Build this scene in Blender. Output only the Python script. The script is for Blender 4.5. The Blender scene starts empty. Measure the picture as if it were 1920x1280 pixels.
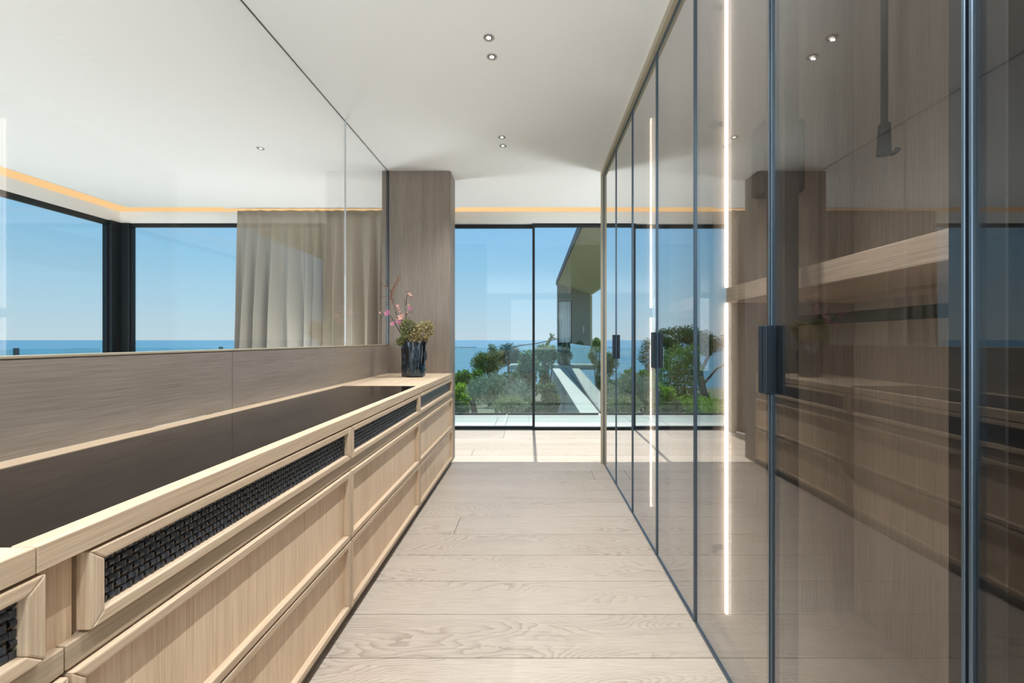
import bpy, math, random
import numpy as np
from mathutils import Vector

random.seed(7)
rng = np.random.default_rng(11)
SC = bpy.context.scene
COL = SC.collection
EYE = 1.122
F = 800.0                       # focal length in pixels of a 1920 x 1280 frame


def lin(h):
    h = h.lstrip('#')
    out = []
    for i in (0, 2, 4):
        c = int(h[i:i + 2], 16) / 255
        out.append(c / 12.92 if c <= 0.04045 else ((c + 0.055) / 1.055) ** 2.4)
    return (*out, 1.0)


# ------------------------------------------------------------------ camera
cam_d = bpy.data.cameras.new('camera')
cam_d.sensor_width = 36
cam_d.lens = F / 1920 * 36
cam_d.shift_x = -39 / 1920
cam_d.shift_y = -3 / 1920
cam_d.clip_start = 0.02
cam_d.clip_end = 60000
cam = bpy.data.objects.new('camera', cam_d)
cam.location = (0, 0, EYE)
cam.rotation_euler = (math.pi / 2, 0, 0)
COL.objects.link(cam)
SC.camera = cam

# ------------------------------------------------------------------ world, sun, exposure
SC.view_settings.view_transform = 'Standard'
SC.view_settings.look = 'None'
SC.view_settings.gamma = 1
SC.view_settings.use_curve_mapping = False
SC.view_settings.exposure = 0.06
SC.cycles.max_bounces = 14
SC.cycles.diffuse_bounces = 6
SC.cycles.glossy_bounces = 6
SC.cycles.transparent_max_bounces = 40
SC.cycles.transmission_bounces = 8
SC.cycles.caustics_reflective = False
SC.cycles.caustics_refractive = False
SC.cycles.sample_clamp_indirect = 4.0

SKY_STRENGTH = 1.04
SUN_STRENGTH = 6.4
SPOT_W = 56
BACK_LIGHT_W = 120
CEILING_FILL_W = 160

world = bpy.data.worlds.new('sky')
SC.world = world
world.use_nodes = True
wn = world.node_tree
wn.nodes.clear()
w_out = wn.nodes.new('ShaderNodeOutputWorld')
w_bg = wn.nodes.new('ShaderNodeBackground')
w_tc = wn.nodes.new('ShaderNodeTexCoord')
w_sep = wn.nodes.new('ShaderNodeSeparateXYZ')
w_ramp = wn.nodes.new('ShaderNodeValToRGB')
wn.links.new(w_tc.outputs['Generated'], w_sep.inputs[0])
wn.links.new(w_sep.outputs['Z'], w_ramp.inputs[0])
els = w_ramp.color_ramp.elements
els[0].position = 0.0
els[0].color = lin('#c2d6e2')
els[1].position = 1.0
els[1].color = lin('#5f9fd8')
for p, c in ((0.06, '#b2d3e6'), (0.16, '#96c8e8'), (0.28, '#7fbae8'), (0.5, '#70aee2')):
    e = els.new(p)
    e.color = lin(c)
w_bg.inputs['Strength'].default_value = SKY_STRENGTH
wn.links.new(w_ramp.outputs[0], w_bg.inputs[0])
wn.links.new(w_bg.outputs[0], w_out.inputs[0])

sun_d = bpy.data.lights.new('sun', 'SUN')
sun_d.energy = SUN_STRENGTH
sun_d.angle = math.radians(0.53)
sun_d.color = (1.0, 0.97, 0.93)
sun = bpy.data.objects.new('sun', sun_d)
sun.location = (0, 20, 30)
sun.rotation_euler = Vector((0.0055, -0.512, -0.859)).to_track_quat('-Z', 'Y').to_euler()
COL.objects.link(sun)


def area(name, loc, direction, sx, sy, watts, color):
    d = bpy.data.lights.new(name, 'AREA')
    d.shape = 'RECTANGLE'
    d.size, d.size_y = sx, sy
    d.energy = watts
    d.color = color
    o = bpy.data.objects.new(name, d)
    o.location = loc
    o.rotation_euler = Vector(direction).to_track_quat('-Z', 'Z').to_euler()
    COL.objects.link(o)
    return o


# added fill light in the left room, then daylight from the corridor's back window
area('left_back_fill', (-3.6, -2.6, 1.3), (0, 1, 0.1), 2.2, 2.3, BACK_LIGHT_W, (0.9, 0.96, 1.0))
area('corridor_window_daylight', (0.04, -2.6, 1.6), (0, 1, 0.1), 1.45, 1.6, 0.07 * BACK_LIGHT_W, (0.9, 0.96, 1.0))
# added upward fill spots without fixtures, brightening the ceiling
for ux, uy, uk in ((-4.7, 3.9, .35), (-4.7, 2.2, .3), (-4.7, 0.4, .35), (-3.0, -2.0, 1), (-1.0, -2.2, 1.4), (0.2, -1.5, 2.2), (-2.4, 4.5, .7), (1.65, 4.5, .75)):
    ud = bpy.data.lights.new('ceiling_fill', 'SPOT')
    ud.energy = CEILING_FILL_W * uk
    ud.color = (0.86, 0.93, 1.0)
    ud.spot_size = math.radians(160)
    ud.spot_blend = 1.0
    ud.shadow_soft_size = 0.25
    uo = bpy.data.objects.new('ceiling_fill', ud)
    uo.location = (ux, uy, 0.25)
    uo.rotation_euler = (math.pi, 0, 0)
    COL.objects.link(uo)


# ------------------------------------------------------------------ materials
def new_mat(name):
    m = bpy.data.materials.new(name)
    m.use_nodes = True
    m.node_tree.nodes.clear()
    nt = m.node_tree
    out = nt.nodes.new('ShaderNodeOutputMaterial')
    return m, nt, out


def N(nt, kind, **kw):
    n = nt.nodes.new('ShaderNode' + kind)
    for k, v in kw.items():
        if k in n.inputs.keys() if hasattr(n.inputs, 'keys') else False:
            n.inputs[k].default_value = v
        else:
            setattr(n, k, v)
    return n


def plain(name, color, rough=0.5, metal=0.0, spec=0.5, noise=0.0, nscale=30.0, bump=0.0, emit=None, estr=0.0):
    m, nt, out = new_mat(name)
    b = N(nt, 'BsdfPrincipled')
    b.inputs['Roughness'].default_value = rough
    b.inputs['Metallic'].default_value = metal
    b.inputs['Specular IOR Level'].default_value = spec
    c = lin(color)
    tc = N(nt, 'TexCoord')
    nz = N(nt, 'TexNoise')
    nz.inputs['Scale'].default_value = nscale
    nz.inputs['Detail'].default_value = 4
    nt.links.new(tc.outputs['Object'], nz.inputs['Vector'])
    mx = N(nt, 'Mix', data_type='RGBA')
    mx.inputs[6].default_value = tuple(v * (1 - noise) for v in c[:3]) + (1,)
    mx.inputs[7].default_value = tuple(min(1, v * (1 + noise)) for v in c[:3]) + (1,)
    nt.links.new(nz.outputs[0], mx.inputs[0])
    nt.links.new(mx.outputs[2], b.inputs['Base Color'])
    if bump:
        bp = N(nt, 'Bump')
        bp.inputs['Strength'].default_value = bump
        bp.inputs['Distance'].default_value = 0.002
        nt.links.new(nz.outputs[0], bp.inputs['Height'])
        nt.links.new(bp.outputs[0], b.inputs['Normal'])
    if emit:
        b.inputs['Emission Color'].default_value = lin(emit)
        b.inputs['Emission Strength'].default_value = estr
    nt.links.new(b.outputs[0], out.inputs[0])
    return m


def wood(name, dark, light, axis, rough=0.42, fine=260.0, long=5.0, contrast=1.0, spec=0.4):
    """oak veneer: thin pores stretched along AXIS plus a slow tone drift"""
    m, nt, out = new_mat(name)
    tc = N(nt, 'TexCoord')
    mp = N(nt, 'Mapping')
    sc = [fine, fine, fine]
    sc[axis] = long
    mp.inputs['Scale'].default_value = sc
    nt.links.new(tc.outputs['Object'], mp.inputs[0])
    n1 = N(nt, 'TexNoise')
    n1.inputs['Scale'].default_value = 1.0
    n1.inputs['Detail'].default_value = 3
    n1.inputs['Roughness'].default_value = 0.65
    nt.links.new(mp.outputs[0], n1.inputs['Vector'])
    mp2 = N(nt, 'Mapping')
    sc2 = [14.0, 14.0, 14.0]
    sc2[axis] = 0.7
    mp2.inputs['Scale'].default_value = sc2
    nt.links.new(tc.outputs['Object'], mp2.inputs[0])
    n2 = N(nt, 'TexNoise')
    n2.inputs['Scale'].default_value = 1.0
    n2.inputs['Detail'].default_value = 4
    nt.links.new(mp2.outputs[0], n2.inputs['Vector'])
    add = N(nt, 'Math', operation='MULTIPLY_ADD')
    nt.links.new(n2.outputs[0], add.inputs[0])
    add.inputs[1].default_value = 0.45
    nt.links.new(n1.outputs[0], add.inputs[2])
    rp = N(nt, 'MapRange')
    w = 0.22 / contrast
    rp.inputs['From Min'].default_value = 0.72 - w
    rp.inputs['From Max'].default_value = 0.72 + w
    nt.links.new(add.outputs[0], rp.inputs['Value'])
    mx = N(nt, 'Mix', data_type='RGBA')
    mx.inputs[6].default_value = lin(dark)
    mx.inputs[7].default_value = lin(light)
    nt.links.new(rp.outputs[0], mx.inputs[0])
    b = N(nt, 'BsdfPrincipled')
    b.inputs['Roughness'].default_value = rough
    b.inputs['Specular IOR Level'].default_value = spec
    nt.links.new(mx.outputs[2], b.inputs['Base Color'])
    bp = N(nt, 'Bump')
    bp.inputs['Strength'].default_value = 0.12
    bp.inputs['Distance'].default_value = 0.001
    nt.links.new(n1.outputs[0], bp.inputs['Height'])
    nt.links.new(bp.outputs[0], b.inputs['Normal'])
    nt.links.new(b.outputs[0], out.inputs[0])
    return m


def plank_wood(name):
    """pale oiled oak with cathedral figure; each plank object draws another stretch of the figure"""
    m, nt, out = new_mat(name)
    tc = N(nt, 'TexCoord')
    oi = N(nt, 'ObjectInfo')
    off = N(nt, 'Combine' + 'XYZ')
    mul = N(nt, 'Math', operation='MULTIPLY')
    mul.inputs[1].default_value = 37.0
    nt.links.new(oi.outputs['Random'], mul.inputs[0])
    mul2 = N(nt, 'Math', operation='MULTIPLY')
    mul2.inputs[1].default_value = 91.0
    nt.links.new(oi.outputs['Random'], mul2.inputs[0])
    nt.links.new(mul.outputs[0], off.inputs[0])
    nt.links.new(mul2.outputs[0], off.inputs[2])
    va = N(nt, 'VectorMath', operation='ADD')
    nt.links.new(tc.outputs['Object'], va.inputs[0])
    nt.links.new(off.outputs[0], va.inputs[1])
    # warp field
    mpw = N(nt, 'Mapping')
    mpw.inputs['Scale'].default_value = (1.5, 5.0, 1.0)
    nt.links.new(va.outputs[0], mpw.inputs[0])
    nw = N(nt, 'TexNoise')
    nw.inputs['Scale'].default_value = 1.0
    nw.inputs['Detail'].default_value = 1.5
    nw.inputs['Roughness'].default_value = 0.4
    nt.links.new(mpw.outputs[0], nw.inputs['Vector'])
    # contour lines of the warp field = growth rings
    k = N(nt, 'Math', operation='MULTIPLY')
    k.inputs[1].default_value = 40.0
    nt.links.new(nw.outputs[0], k.inputs[0])
    mpj = N(nt, 'Mapping')
    mpj.inputs['Scale'].default_value = (18.0, 70.0, 1.0)
    nt.links.new(va.outputs[0], mpj.inputs[0])
    nj = N(nt, 'TexNoise')
    nj.inputs['Scale'].default_value = 1.0
    nj.inputs['Detail'].default_value = 2
    nt.links.new(mpj.outputs[0], nj.inputs['Vector'])
    kj = N(nt, 'Math', operation='MULTIPLY_ADD')
    kj.inputs[1].default_value = 0.9
    nt.links.new(nj.outputs[0], kj.inputs[0])
    nt.links.new(k.outputs[0], kj.inputs[2])
    fr = N(nt, 'Math', operation='FRACT')
    nt.links.new(kj.outputs[0], fr.inputs[0])
    pw = N(nt, 'Math', operation='POWER')
    pw.inputs[1].default_value = 3.0
    nt.links.new(fr.outputs[0], pw.inputs[0])
    # figure fades in and out along the plank
    mpm = N(nt, 'Mapping')
    mpm.inputs['Scale'].default_value = (1.1, 6.5, 1.0)
    mpm.inputs['Location'].default_value = (5.3, 2.7, 0)
    nt.links.new(va.outputs[0], mpm.inputs[0])
    nm = N(nt, 'TexNoise')
    nm.inputs['Scale'].default_value = 1.0
    nm.inputs['Detail'].default_value = 1
    nt.links.new(mpm.outputs[0], nm.inputs['Vector'])
    mk = N(nt, 'MapRange')
    mk.inputs['From Min'].default_value = 0.38
    mk.inputs['From Max'].default_value = 0.6
    nt.links.new(nm.outputs[0], mk.inputs['Value'])
    fig = N(nt, 'Math', operation='MULTIPLY')
    nt.links.new(pw.outputs[0], fig.inputs[0])
    nt.links.new(mk.outputs[0], fig.inputs[1])
    # fine pores along X
    mpp = N(nt, 'Mapping')
    mpp.inputs['Scale'].default_value = (9.0, 320.0, 1.0)
    nt.links.new(va.outputs[0], mpp.inputs[0])
    npn = N(nt, 'TexNoise')
    npn.inputs['Scale'].default_value = 1.0
    npn.inputs['Detail'].default_value = 3
    nt.links.new(mpp.outputs[0], npn.inputs['Vector'])
    pr = N(nt, 'MapRange')
    pr.inputs['From Min'].default_value = 0.35
    pr.inputs['From Max'].default_value = 0.7
    pr.inputs['To Max'].default_value = 0.34
    nt.links.new(npn.outputs[0], pr.inputs['Value'])
    tot = N(nt, 'Math', operation='MULTIPLY_ADD')
    tot.inputs[1].default_value = 0.52
    tot.use_clamp = True
    nt.links.new(fig.outputs[0], tot.inputs[0])
    nt.links.new(pr.outputs[0], tot.inputs[2])
    mx = N(nt, 'Mix', data_type='RGBA')
    mx.inputs[6].default_value = lin('#beb1a2')
    mx.inputs[7].default_value = lin('#857363')
    nt.links.new(tot.outputs[0], mx.inputs[0])
    # tone per plank
    tone = N(nt, 'MapRange')
    tone.inputs['To Min'].default_value = 0.93
    tone.inputs['To Max'].default_value = 1.05
    nt.links.new(oi.outputs['Random'], tone.inputs['Value'])
    hsv = N(nt, 'HueSaturation')
    nt.links.new(mx.outputs[2], hsv.inputs['Color'])
    nt.links.new(tone.outputs[0], hsv.inputs['Value'])
    b = N(nt, 'BsdfPrincipled')
    b.inputs['Roughness'].default_value = 0.42
    b.inputs['Specular IOR Level'].default_value = 0.35
    nt.links.new(hsv.outputs[0], b.inputs['Base Color'])
    bp = N(nt, 'Bump')
    bp.inputs['Strength'].default_value = 0.15
    bp.inputs['Distance'].default_value = 0.001
    bp.invert = True
    nt.links.new(tot.outputs[0], bp.inputs['Height'])
    nt.links.new(bp.outputs[0], b.inputs['Normal'])
    nt.links.new(b.outputs[0], out.inputs[0])
    return m


def glass(name, tint, r0, rough=0.0, power=5.0, refl=(1, 1, 1, 1), coat=None):
    """clear or tinted pane: every face lets light through straight and mirrors by angle"""
    m, nt, out = new_mat(name)
    lw = N(nt, 'LayerWeight')
    lw.inputs['Blend'].default_value = 0.5
    pw = N(nt, 'Math', operation='POWER')
    pw.inputs[1].default_value = power
    nt.links.new(lw.outputs['Facing'], pw.inputs[0])
    ma = N(nt, 'Math', operation='MULTIPLY_ADD')
    ma.inputs[1].default_value = 1 - r0
    ma.inputs[2].default_value = r0
    ma.use_clamp = True
    nt.links.new(pw.outputs[0], ma.inputs[0])
    if coat:
        mr = N(nt, 'MapRange', interpolation_type='SMOOTHSTEP')
        for i, v in enumerate(coat):
            mr.inputs[1 + i].default_value = v
        nt.links.new(lw.outputs['Facing'], mr.inputs[0])
        fac = mr.outputs[0]
    else:
        fac = ma.outputs[0]
    tr = N(nt, 'BsdfTransparent')
    tr.inputs[0].default_value = tint
    gl = N(nt, 'BsdfGlossy')
    gl.inputs['Roughness'].default_value = rough
    gl.inputs['Color'].default_value = refl
    mx = N(nt, 'MixShader')
    nt.links.new(fac, mx.inputs[0])
    nt.links.new(tr.outputs[0], mx.inputs[1])
    nt.links.new(gl.outputs[0], mx.inputs[2])
    nt.links.new(mx.outputs[0], out.inputs[0])
    return m


def leaf_mat(name, c1, c2, c3=None, trans=0.35):
    m, nt, out = new_mat(name)
    g = N(nt, 'NewGeometry')
    rp = N(nt, 'ValToRGB')
    e = rp.color_ramp.elements
    e[0].color = lin(c1)
    e[1].color = lin(c2)
    if c3:
        x = e.new(0.93)
        x.color = lin(c2)
        e[-1].color = lin(c3)
    nt.links.new(g.outputs['Random Per Island'], rp.inputs[0])
    d = N(nt, 'BsdfDiffuse')
    t = N(nt, 'BsdfTranslucent')
    mx = N(nt, 'MixShader')
    mx.inputs[0].default_value = trans
    nt.links.new(rp.outputs[0], d.inputs[0])
    nt.links.new(rp.outputs[0], t.inputs[0])
    nt.links.new(d.outputs[0], mx.inputs[1])
    nt.links.new(t.outputs[0], mx.inputs[2])
    nt.links.new(mx.outputs[0], out.inputs[0])
    return m


def emitter(name, color, strength):
    m, nt, out = new_mat(name)
    e = N(nt, 'Emission')
    e.inputs[0].default_value = lin(color)
    e.inputs[1].default_value = strength
    nt.links.new(e.outputs[0], out.inputs[0])
    return m


M = {}
M['paint'] = plain('white_paint', '#f5f4f0', 0.7, noise=0.01, nscale=6)
M['plank'] = plank_wood('pale_oak_plank')
M['subfloor'] = plain('pale_subfloor', '#9a8a78', 0.6, noise=0.03)
M['oak_v'] = wood('oak_vertical_grain', '#c8ac8c', '#ead1b3', 2)
M['oak_y'] = wood('oak_lengthwise_grain', '#b29b80', '#d6c0a4', 1, rough=0.55)
M['oak_x'] = wood('oak_cross_grain', '#b29b80', '#d6c0a4', 0, rough=0.55)
M['oak_z'] = wood('oak_upright_rail', '#b29b80', '#d6c0a4', 2, rough=0.55)
M['oak_shaded_v'] = wood('shaded_oak_vertical', '#766a5e', '#908376', 2)  # the same oak with backlit shade put into its colour, for the column
M['oak_grey_y'] = wood('grey_oak_lengthwise', '#766c62', '#92877c', 1, rough=0.5)
M['oak_rail'] = wood('oak_rail_grain', '#a08d76', '#c2ae94', 1)
M['interior'] = wood('wardrobe_lining', '#7f776e', '#a1978d', 2, rough=0.7, contrast=0.8)
M['shelf_wood'] = wood('wardrobe_shelf_oak', '#a8978a', '#cdbdac', 1)
M['black_metal'] = plain('black_anodised', '#2c343b', 0.38, 0.6, noise=0.05)
M['dark_stile'] = plain('dark_stile_metal', '#2a2d31', 0.5, 0.3, noise=0.05)
M['alu'] = plain('grey_blue_aluminium', '#5c6b77', 0.3, 0.8, noise=0.04)
M['matt_black'] = plain('matt_black_plastic', '#151618', 0.75, spec=0.2, noise=0.08, nscale=80)
M['frame_dark'] = plain('window_frame_dark', '#20262a', 0.45, 0.3, noise=0.06)
M['champagne'] = plain('champagne_trim', '#b5aa92', 0.45, 0.3, noise=0.03)
M['window_glass'] = glass('window_glass', (0.97, 0.985, 0.98, 1), 0.03)
M['balus_glass'] = glass('balustrade_glass', (0.88, 0.95, 0.94, 1), 0.045)
M['part_glass'] = glass('partition_glass', (0.985, 0.985, 0.98, 1), 0.02)
M['door_glass'] = glass('bronze_door_glass', (0.86, 0.84, 0.815, 1), 0.035, coat=(0.40, 0.93, 0.052, 0.95))
M['dark_glass'] = plain('smoked_display_glass', '#17120e', 0.06, noise=0.05, spec=0.35)
M['leather'] = plain('woven_dark_strip', '#30343b', 0.33, noise=0.25, nscale=120, spec=0.6)
M['copper'] = plain('copper_backing', '#d8b394', 0.4, 0.3, noise=0.1)
M['reed'] = wood('charcoal_oak', '#3d4248', '#575d63', 1, rough=0.35)
M['glint'] = plain('joint_glint', '#c9cbc9', 0.4)
M['cove'] = emitter('amber_cove_led', '#ffd094', 1.0)
M['led'] = emitter('warm_white_led', '#fff3e8', 12.0)
M['bulb'] = emitter('downlight_bulb', '#fff4e4', 2.2)
M['ring'] = plain('downlight_ring', '#b9b7b1', 0.4, 0.2)
M['reflector'] = plain('downlight_reflector', '#8d8a84', 0.25, 0.9)
M['white_cloth'] = plain('white_cloth', '#f2f3f2', 0.9)
M['deck'] = plain('pale_terrace_stone', '#b0b2ac', 0.7, noise=0.04, nscale=9)
M['concrete'] = plain('pale_concrete', '#aeaea9', 0.75, noise=0.05, nscale=5)
M['soffit'] = plain('olive_beige_soffit', '#b3ad8e', 0.8, noise=0.05, nscale=3)
M['wing_wall'] = plain('wing_wall_render', '#8c8a7c', 0.85, noise=0.05, nscale=3)
M['edge_dark'] = plain('dark_roof_edge', '#3b4248', 0.6)
M['stone_dark'] = plain('dark_retaining_stone', '#4f4a4a', 0.9, noise=0.3, nscale=3)
M['ground'] = plain('garden_soil', '#666850', 0.95, noise=0.4, nscale=1.2)
M['bark'] = plain('bark', '#5d5146', 0.9, noise=0.3, nscale=8, bump=0.6)
M['rock'] = plain('breakwater_rock', '#3d4247', 0.9, noise=0.2)
M['cable'] = plain('black_cable', '#202428', 0.6)


def curtain_mat():
    m, nt, out = new_mat('linen_curtain')
    tc = N(nt, 'TexCoord')
    nz = N(nt, 'TexNoise')
    nz.inputs['Scale'].default_value = 140
    nz.inputs['Detail'].default_value = 3
    nt.links.new(tc.outputs['Object'], nz.inputs['Vector'])
    mx = N(nt, 'Mix', data_type='RGBA')
    mx.inputs[6].default_value = lin('#978d7e')
    mx.inputs[7].default_value = lin('#b5ab9a')
    nt.links.new(nz.outputs[0], mx.inputs[0])
    d = N(nt, 'BsdfDiffuse')
    t = N(nt, 'BsdfTranslucent')
    nt.links.new(mx.outputs[2], d.inputs[0])
    nt.links.new(mx.outputs[2], t.inputs[0])
    s = N(nt, 'MixShader')
    s.inputs[0].default_value = 0.12
    nt.links.new(d.outputs[0], s.inputs[1])
    nt.links.new(t.outputs[0], s.inputs[2])
    nt.links.new(s.outputs[0], out.inputs[0])
    return m


M['curtain'] = curtain_mat()


def sea_mat():
    m, nt, out = new_mat('sea_water')
    tc = N(nt, 'TexCoord')
    mp = N(nt, 'Mapping')
    mp.inputs['Scale'].default_value = (0.004, 0.05, 1)
    nt.links.new(tc.outputs['Object'], mp.inputs[0])
    nz = N(nt, 'TexNoise')
    nz.inputs['Scale'].default_value = 1.0
    nz.inputs['Detail'].default_value = 5
    nt.links.new(mp.outputs[0], nz.inputs['Vector'])
    mx = N(nt, 'Mix', data_type='RGBA')
    mx.inputs[6].default_value = lin('#3f6f86')
    mx.inputs[7].default_value = lin('#507e94')
    nt.links.new(nz.outputs[0], mx.inputs[0])
    b = N(nt, 'BsdfPrincipled')
    b.inputs['Roughness'].default_value = 0.6
    b.inputs['Specular IOR Level'].default_value = 0.15
    nt.links.new(mx.outputs[2], b.inputs['Base Color'])
    nt.links.new(b.outputs[0], out.inputs[0])
    return m


M['sea'] = sea_mat()


def vase_mat():
    m, nt, out = new_mat('blue_black_glaze')
    tc = N(nt, 'TexCoord')
    nz = N(nt, 'TexNoise')
    nz.inputs['Scale'].default_value = 22
    nz.inputs['Detail'].default_value = 3
    nt.links.new(tc.outputs['Object'], nz.inputs['Vector'])
    rp = N(nt, 'ValToRGB')
    rp.color_ramp.elements[0].position = 0.42
    rp.color_ramp.elements[0].color = lin('#0b0f16')
    rp.color_ramp.elements[1].position = 0.72
    rp.color_ramp.elements[1].color = lin('#29414f')
    nt.links.new(nz.outputs[0], rp.inputs[0])
    b = N(nt, 'BsdfPrincipled')
    b.inputs['Roughness'].default_value = 0.12
    b.inputs['Coat Weight'].default_value = 0.6
    nt.links.new(rp.outputs[0], b.inputs['Base Color'])
    nt.links.new(b.outputs[0], out.inputs[0])
    return m


M['vase'] = vase_mat()
M['dried'] = leaf_mat('dried_hydrangea_petals', '#8d8560', '#c9b98e', None, 0.3)
M['dried_green'] = leaf_mat('dried_green_petals', '#666f4a', '#a8a67a', None, 0.3)
M['pink'] = leaf_mat('pink_petals', '#b9598a', '#dd9db2', None, 0.3)
M['peach'] = leaf_mat('peach_petals', '#c78d80', '#e6bdae', None, 0.3)
M['bud'] = plain('rusty_buds', '#8a5636', 0.7, noise=0.3)
M['twig'] = plain('dark_twig', '#3a2f2a', 0.7, noise=0.2)
M['twig_red'] = plain('russet_twig', '#6b4a38', 0.7, noise=0.2)
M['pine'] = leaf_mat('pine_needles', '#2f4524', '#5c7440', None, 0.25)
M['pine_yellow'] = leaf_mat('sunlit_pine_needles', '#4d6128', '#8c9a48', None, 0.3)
M['olive'] = leaf_mat('olive_leaves', '#6d8472', '#a9baa9', '#e6ece0', 0.25)
M['green'] = leaf_mat('green_leaves', '#3f6a2c', '#83a94a', None, 0.4)
M['bright'] = leaf_mat('bright_green_leaves', '#6c9a2c', '#b7cf52', None, 0.45)
M['deep'] = leaf_mat('deep_green_leaves', '#3a5a3a', '#668656', '#c4d4ba', 0.25)
M['ivy'] = leaf_mat('climber_leaves', '#3f6338', '#8eac70', '#e4ecd8', 0.3)
M['palm'] = leaf_mat('palm_fronds', '#3f5a34', '#7e945c', None, 0.3)
M['ochre'] = leaf_mat('ochre_leaves', '#a8783c', '#d8ac62', None, 0.4)
M['white_fl'] = leaf_mat('white_blossom_leaves', '#6b8458', '#a8b890', '#f4f4ee', 0.3)


# ------------------------------------------------------------------ mesh helpers
class MB:
    def __init__(s):
        s.v, s.f, s.sm = [], [], []

    def box(s, x0, x1, y0, y1, z0, z1):
        b = len(s.v)
        s.v += [(x0, y0, z0), (x1, y0, z0), (x1, y1, z0), (x0, y1, z0), (x0, y0, z1), (x1, y0, z1), (x1, y1, z1), (x0, y1, z1)]
        for f in ((0, 3, 2, 1), (4, 5, 6, 7), (0, 1, 5, 4), (1, 2, 6, 5), (2, 3, 7, 6), (3, 0, 4, 7)):
            s.f.append(tuple(b + i for i in f))
            s.sm.append(False)
        return s

    def prism(s, pts, z0, z1):
        """polygon in XY (counter-clockwise), straight up"""
        b, n = len(s.v), len(pts)
        s.v += [(x, y, z0) for x, y in pts] + [(x, y, z1) for x, y in pts]
        s.f.append(tuple(b + i for i in reversed(range(n))))
        s.f.append(tuple(b + n + i for i in range(n)))
        for i in range(n):
            j = (i + 1) % n
            s.f.append((b + i, b + j, b + n + j, b + n + i))
        s.sm += [False] * (n + 2)
        return s

    def hexa(s, p):
        """8 corners: bottom loop then top loop"""
        b = len(s.v)
        s.v += [tuple(q) for q in p]
        for f in ((0, 3, 2, 1), (4, 5, 6, 7), (0, 1, 5, 4), (1, 2, 6, 5), (2, 3, 7, 6), (3, 0, 4, 7)):
            s.f.append(tuple(b + i for i in f))
            s.sm.append(False)
        return s

    def tube(s, path, radii, n=7, caps=True):
        path = [Vector(p) for p in path]
        if not hasattr(radii, '__len__'):
            radii = [radii] * len(path)
        b = len(s.v)
        up = Vector((0.31, 0.22, 0.92))
        for i, p in enumerate(path):
            t = (path[min(i + 1, len(path) - 1)] - path[max(i - 1, 0)]).normalized()
            a = t.cross(up)
            if a.length < 1e-3:
                a = t.cross(Vector((1, 0, 0)))
            a.normalize()
            c = t.cross(a)
            for k in range(n):
                th = 2 * math.pi * k / n
                s.v.append(tuple(p + (a * math.cos(th) + c * math.sin(th)) * radii[i]))
        for i in range(len(path) - 1):
            for k in range(n):
                k2 = (k + 1) % n
                s.f.append((b + i * n + k, b + i * n + k2, b + (i + 1) * n + k2, b + (i + 1) * n + k))
                s.sm.append(True)
        if caps:
            s.f.append(tuple(b + k for k in reversed(range(n))))
            e = b + (len(path) - 1) * n
            s.f.append(tuple(e + k for k in range(n)))
            s.sm += [False, False]
        return s

    def lathe(s, cx, cy, prof, n=24, closed=False):
        b = len(s.v)
        for r, z in prof:
            for k in range(n):
                th = 2 * math.pi * k / n
                s.v.append((cx + r * math.cos(th), cy + r * math.sin(th), z))
        m = len(prof)
        for i in range(m - 1 + (1 if closed else 0)):
            j = (i + 1) % m
            for k in range(n):
                k2 = (k + 1) % n
                s.f.append((b + i * n + k, b + i * n + k2, b + j * n + k2, b + j * n + k))
                s.sm.append(True)
        return s

    def quads(s, verts, count):
        b = len(s.v)
        s.v += [tuple(q) for q in verts]
        s.f += [(b + 4 * i, b + 4 * i + 1, b + 4 * i + 2, b + 4 * i + 3) for i in range(count)]
        s.sm += [False] * count
        return s

    def mesh(s, name, origin=(0, 0, 0)):
        me = bpy.data.meshes.new(name)
        o = origin
        me.from_pydata([(x - o[0], y - o[1], z - o[2]) for x, y, z in s.v], [], s.f)
        me.polygons.foreach_set('use_smooth', s.sm)
        me.update()
        return me

    def build(s, name, mat, parent=None, bevel=0.0, seg=2, kind=None, label=None):
        if parent is None:
            a = np.array(s.v)
            o = ((a[:, 0].min() + a[:, 0].max()) / 2, (a[:, 1].min() + a[:, 1].max()) / 2, a[:, 2].min())
        else:
            o = (0, 0, 0)
            p = parent
            while p:
                o = tuple(o[i] + p.location[i] for i in range(3))
                p = p.parent
        ob = bpy.data.objects.new(name, s.mesh(name, o))
        ob.data.materials.append(mat)
        if parent is None:
            ob.location = o
        else:
            ob.parent = parent
        if bevel:
            md = ob.modifiers.new('bevel', 'BEVEL')
            md.width = bevel
            md.segments = seg
            md.limit_method = 'ANGLE'
        if kind:
            ob['kind'] = kind
        if label:
            ob['label'] = label
        COL.objects.link(ob)
        return ob


def box(*a):
    return MB().box(*a)


def thing(name, label, cat, loc, group=None):
    o = bpy.data.objects.new(name, None)
    o.empty_display_size = 0.1
    o.location = loc
    COL.objects.link(o)
    o['label'] = label
    o['category'] = cat
    if group:
        o['group'] = group
    return o


def tag(o, label, cat, group=None):
    o['label'] = label
    o['category'] = cat
    if group:
        o['group'] = group
    return o


def root(name, loc=(0, 0, 0)):
    """an Empty that carries a piece of the setting built of several meshes"""
    o = bpy.data.objects.new(name, None)
    o.empty_display_size = 0.1
    o.location = loc
    o['kind'] = 'structure'
    COL.objects.link(o)
    return o


# ------------------------------------------------------------------ room sizes
CEIL = 2.648
YW = 5.342            # front glazing
YC = 3.852            # end of corridor: column and wardrobe end
XL = -5.17            # left glazing
XR = 2.2
XG = -1.31            # glass partition
XD = 0.645            # wardrobe doors
YB = -2.7
HEAD = 2.584

# ------------------------------------------------------------------ setting: floor, walls, ceiling
floor = box(XL - 0.1, XR + 0.1, YB, YW + 0.06, -0.2, -0.012).build('floor', M['subfloor'], kind='structure')


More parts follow.
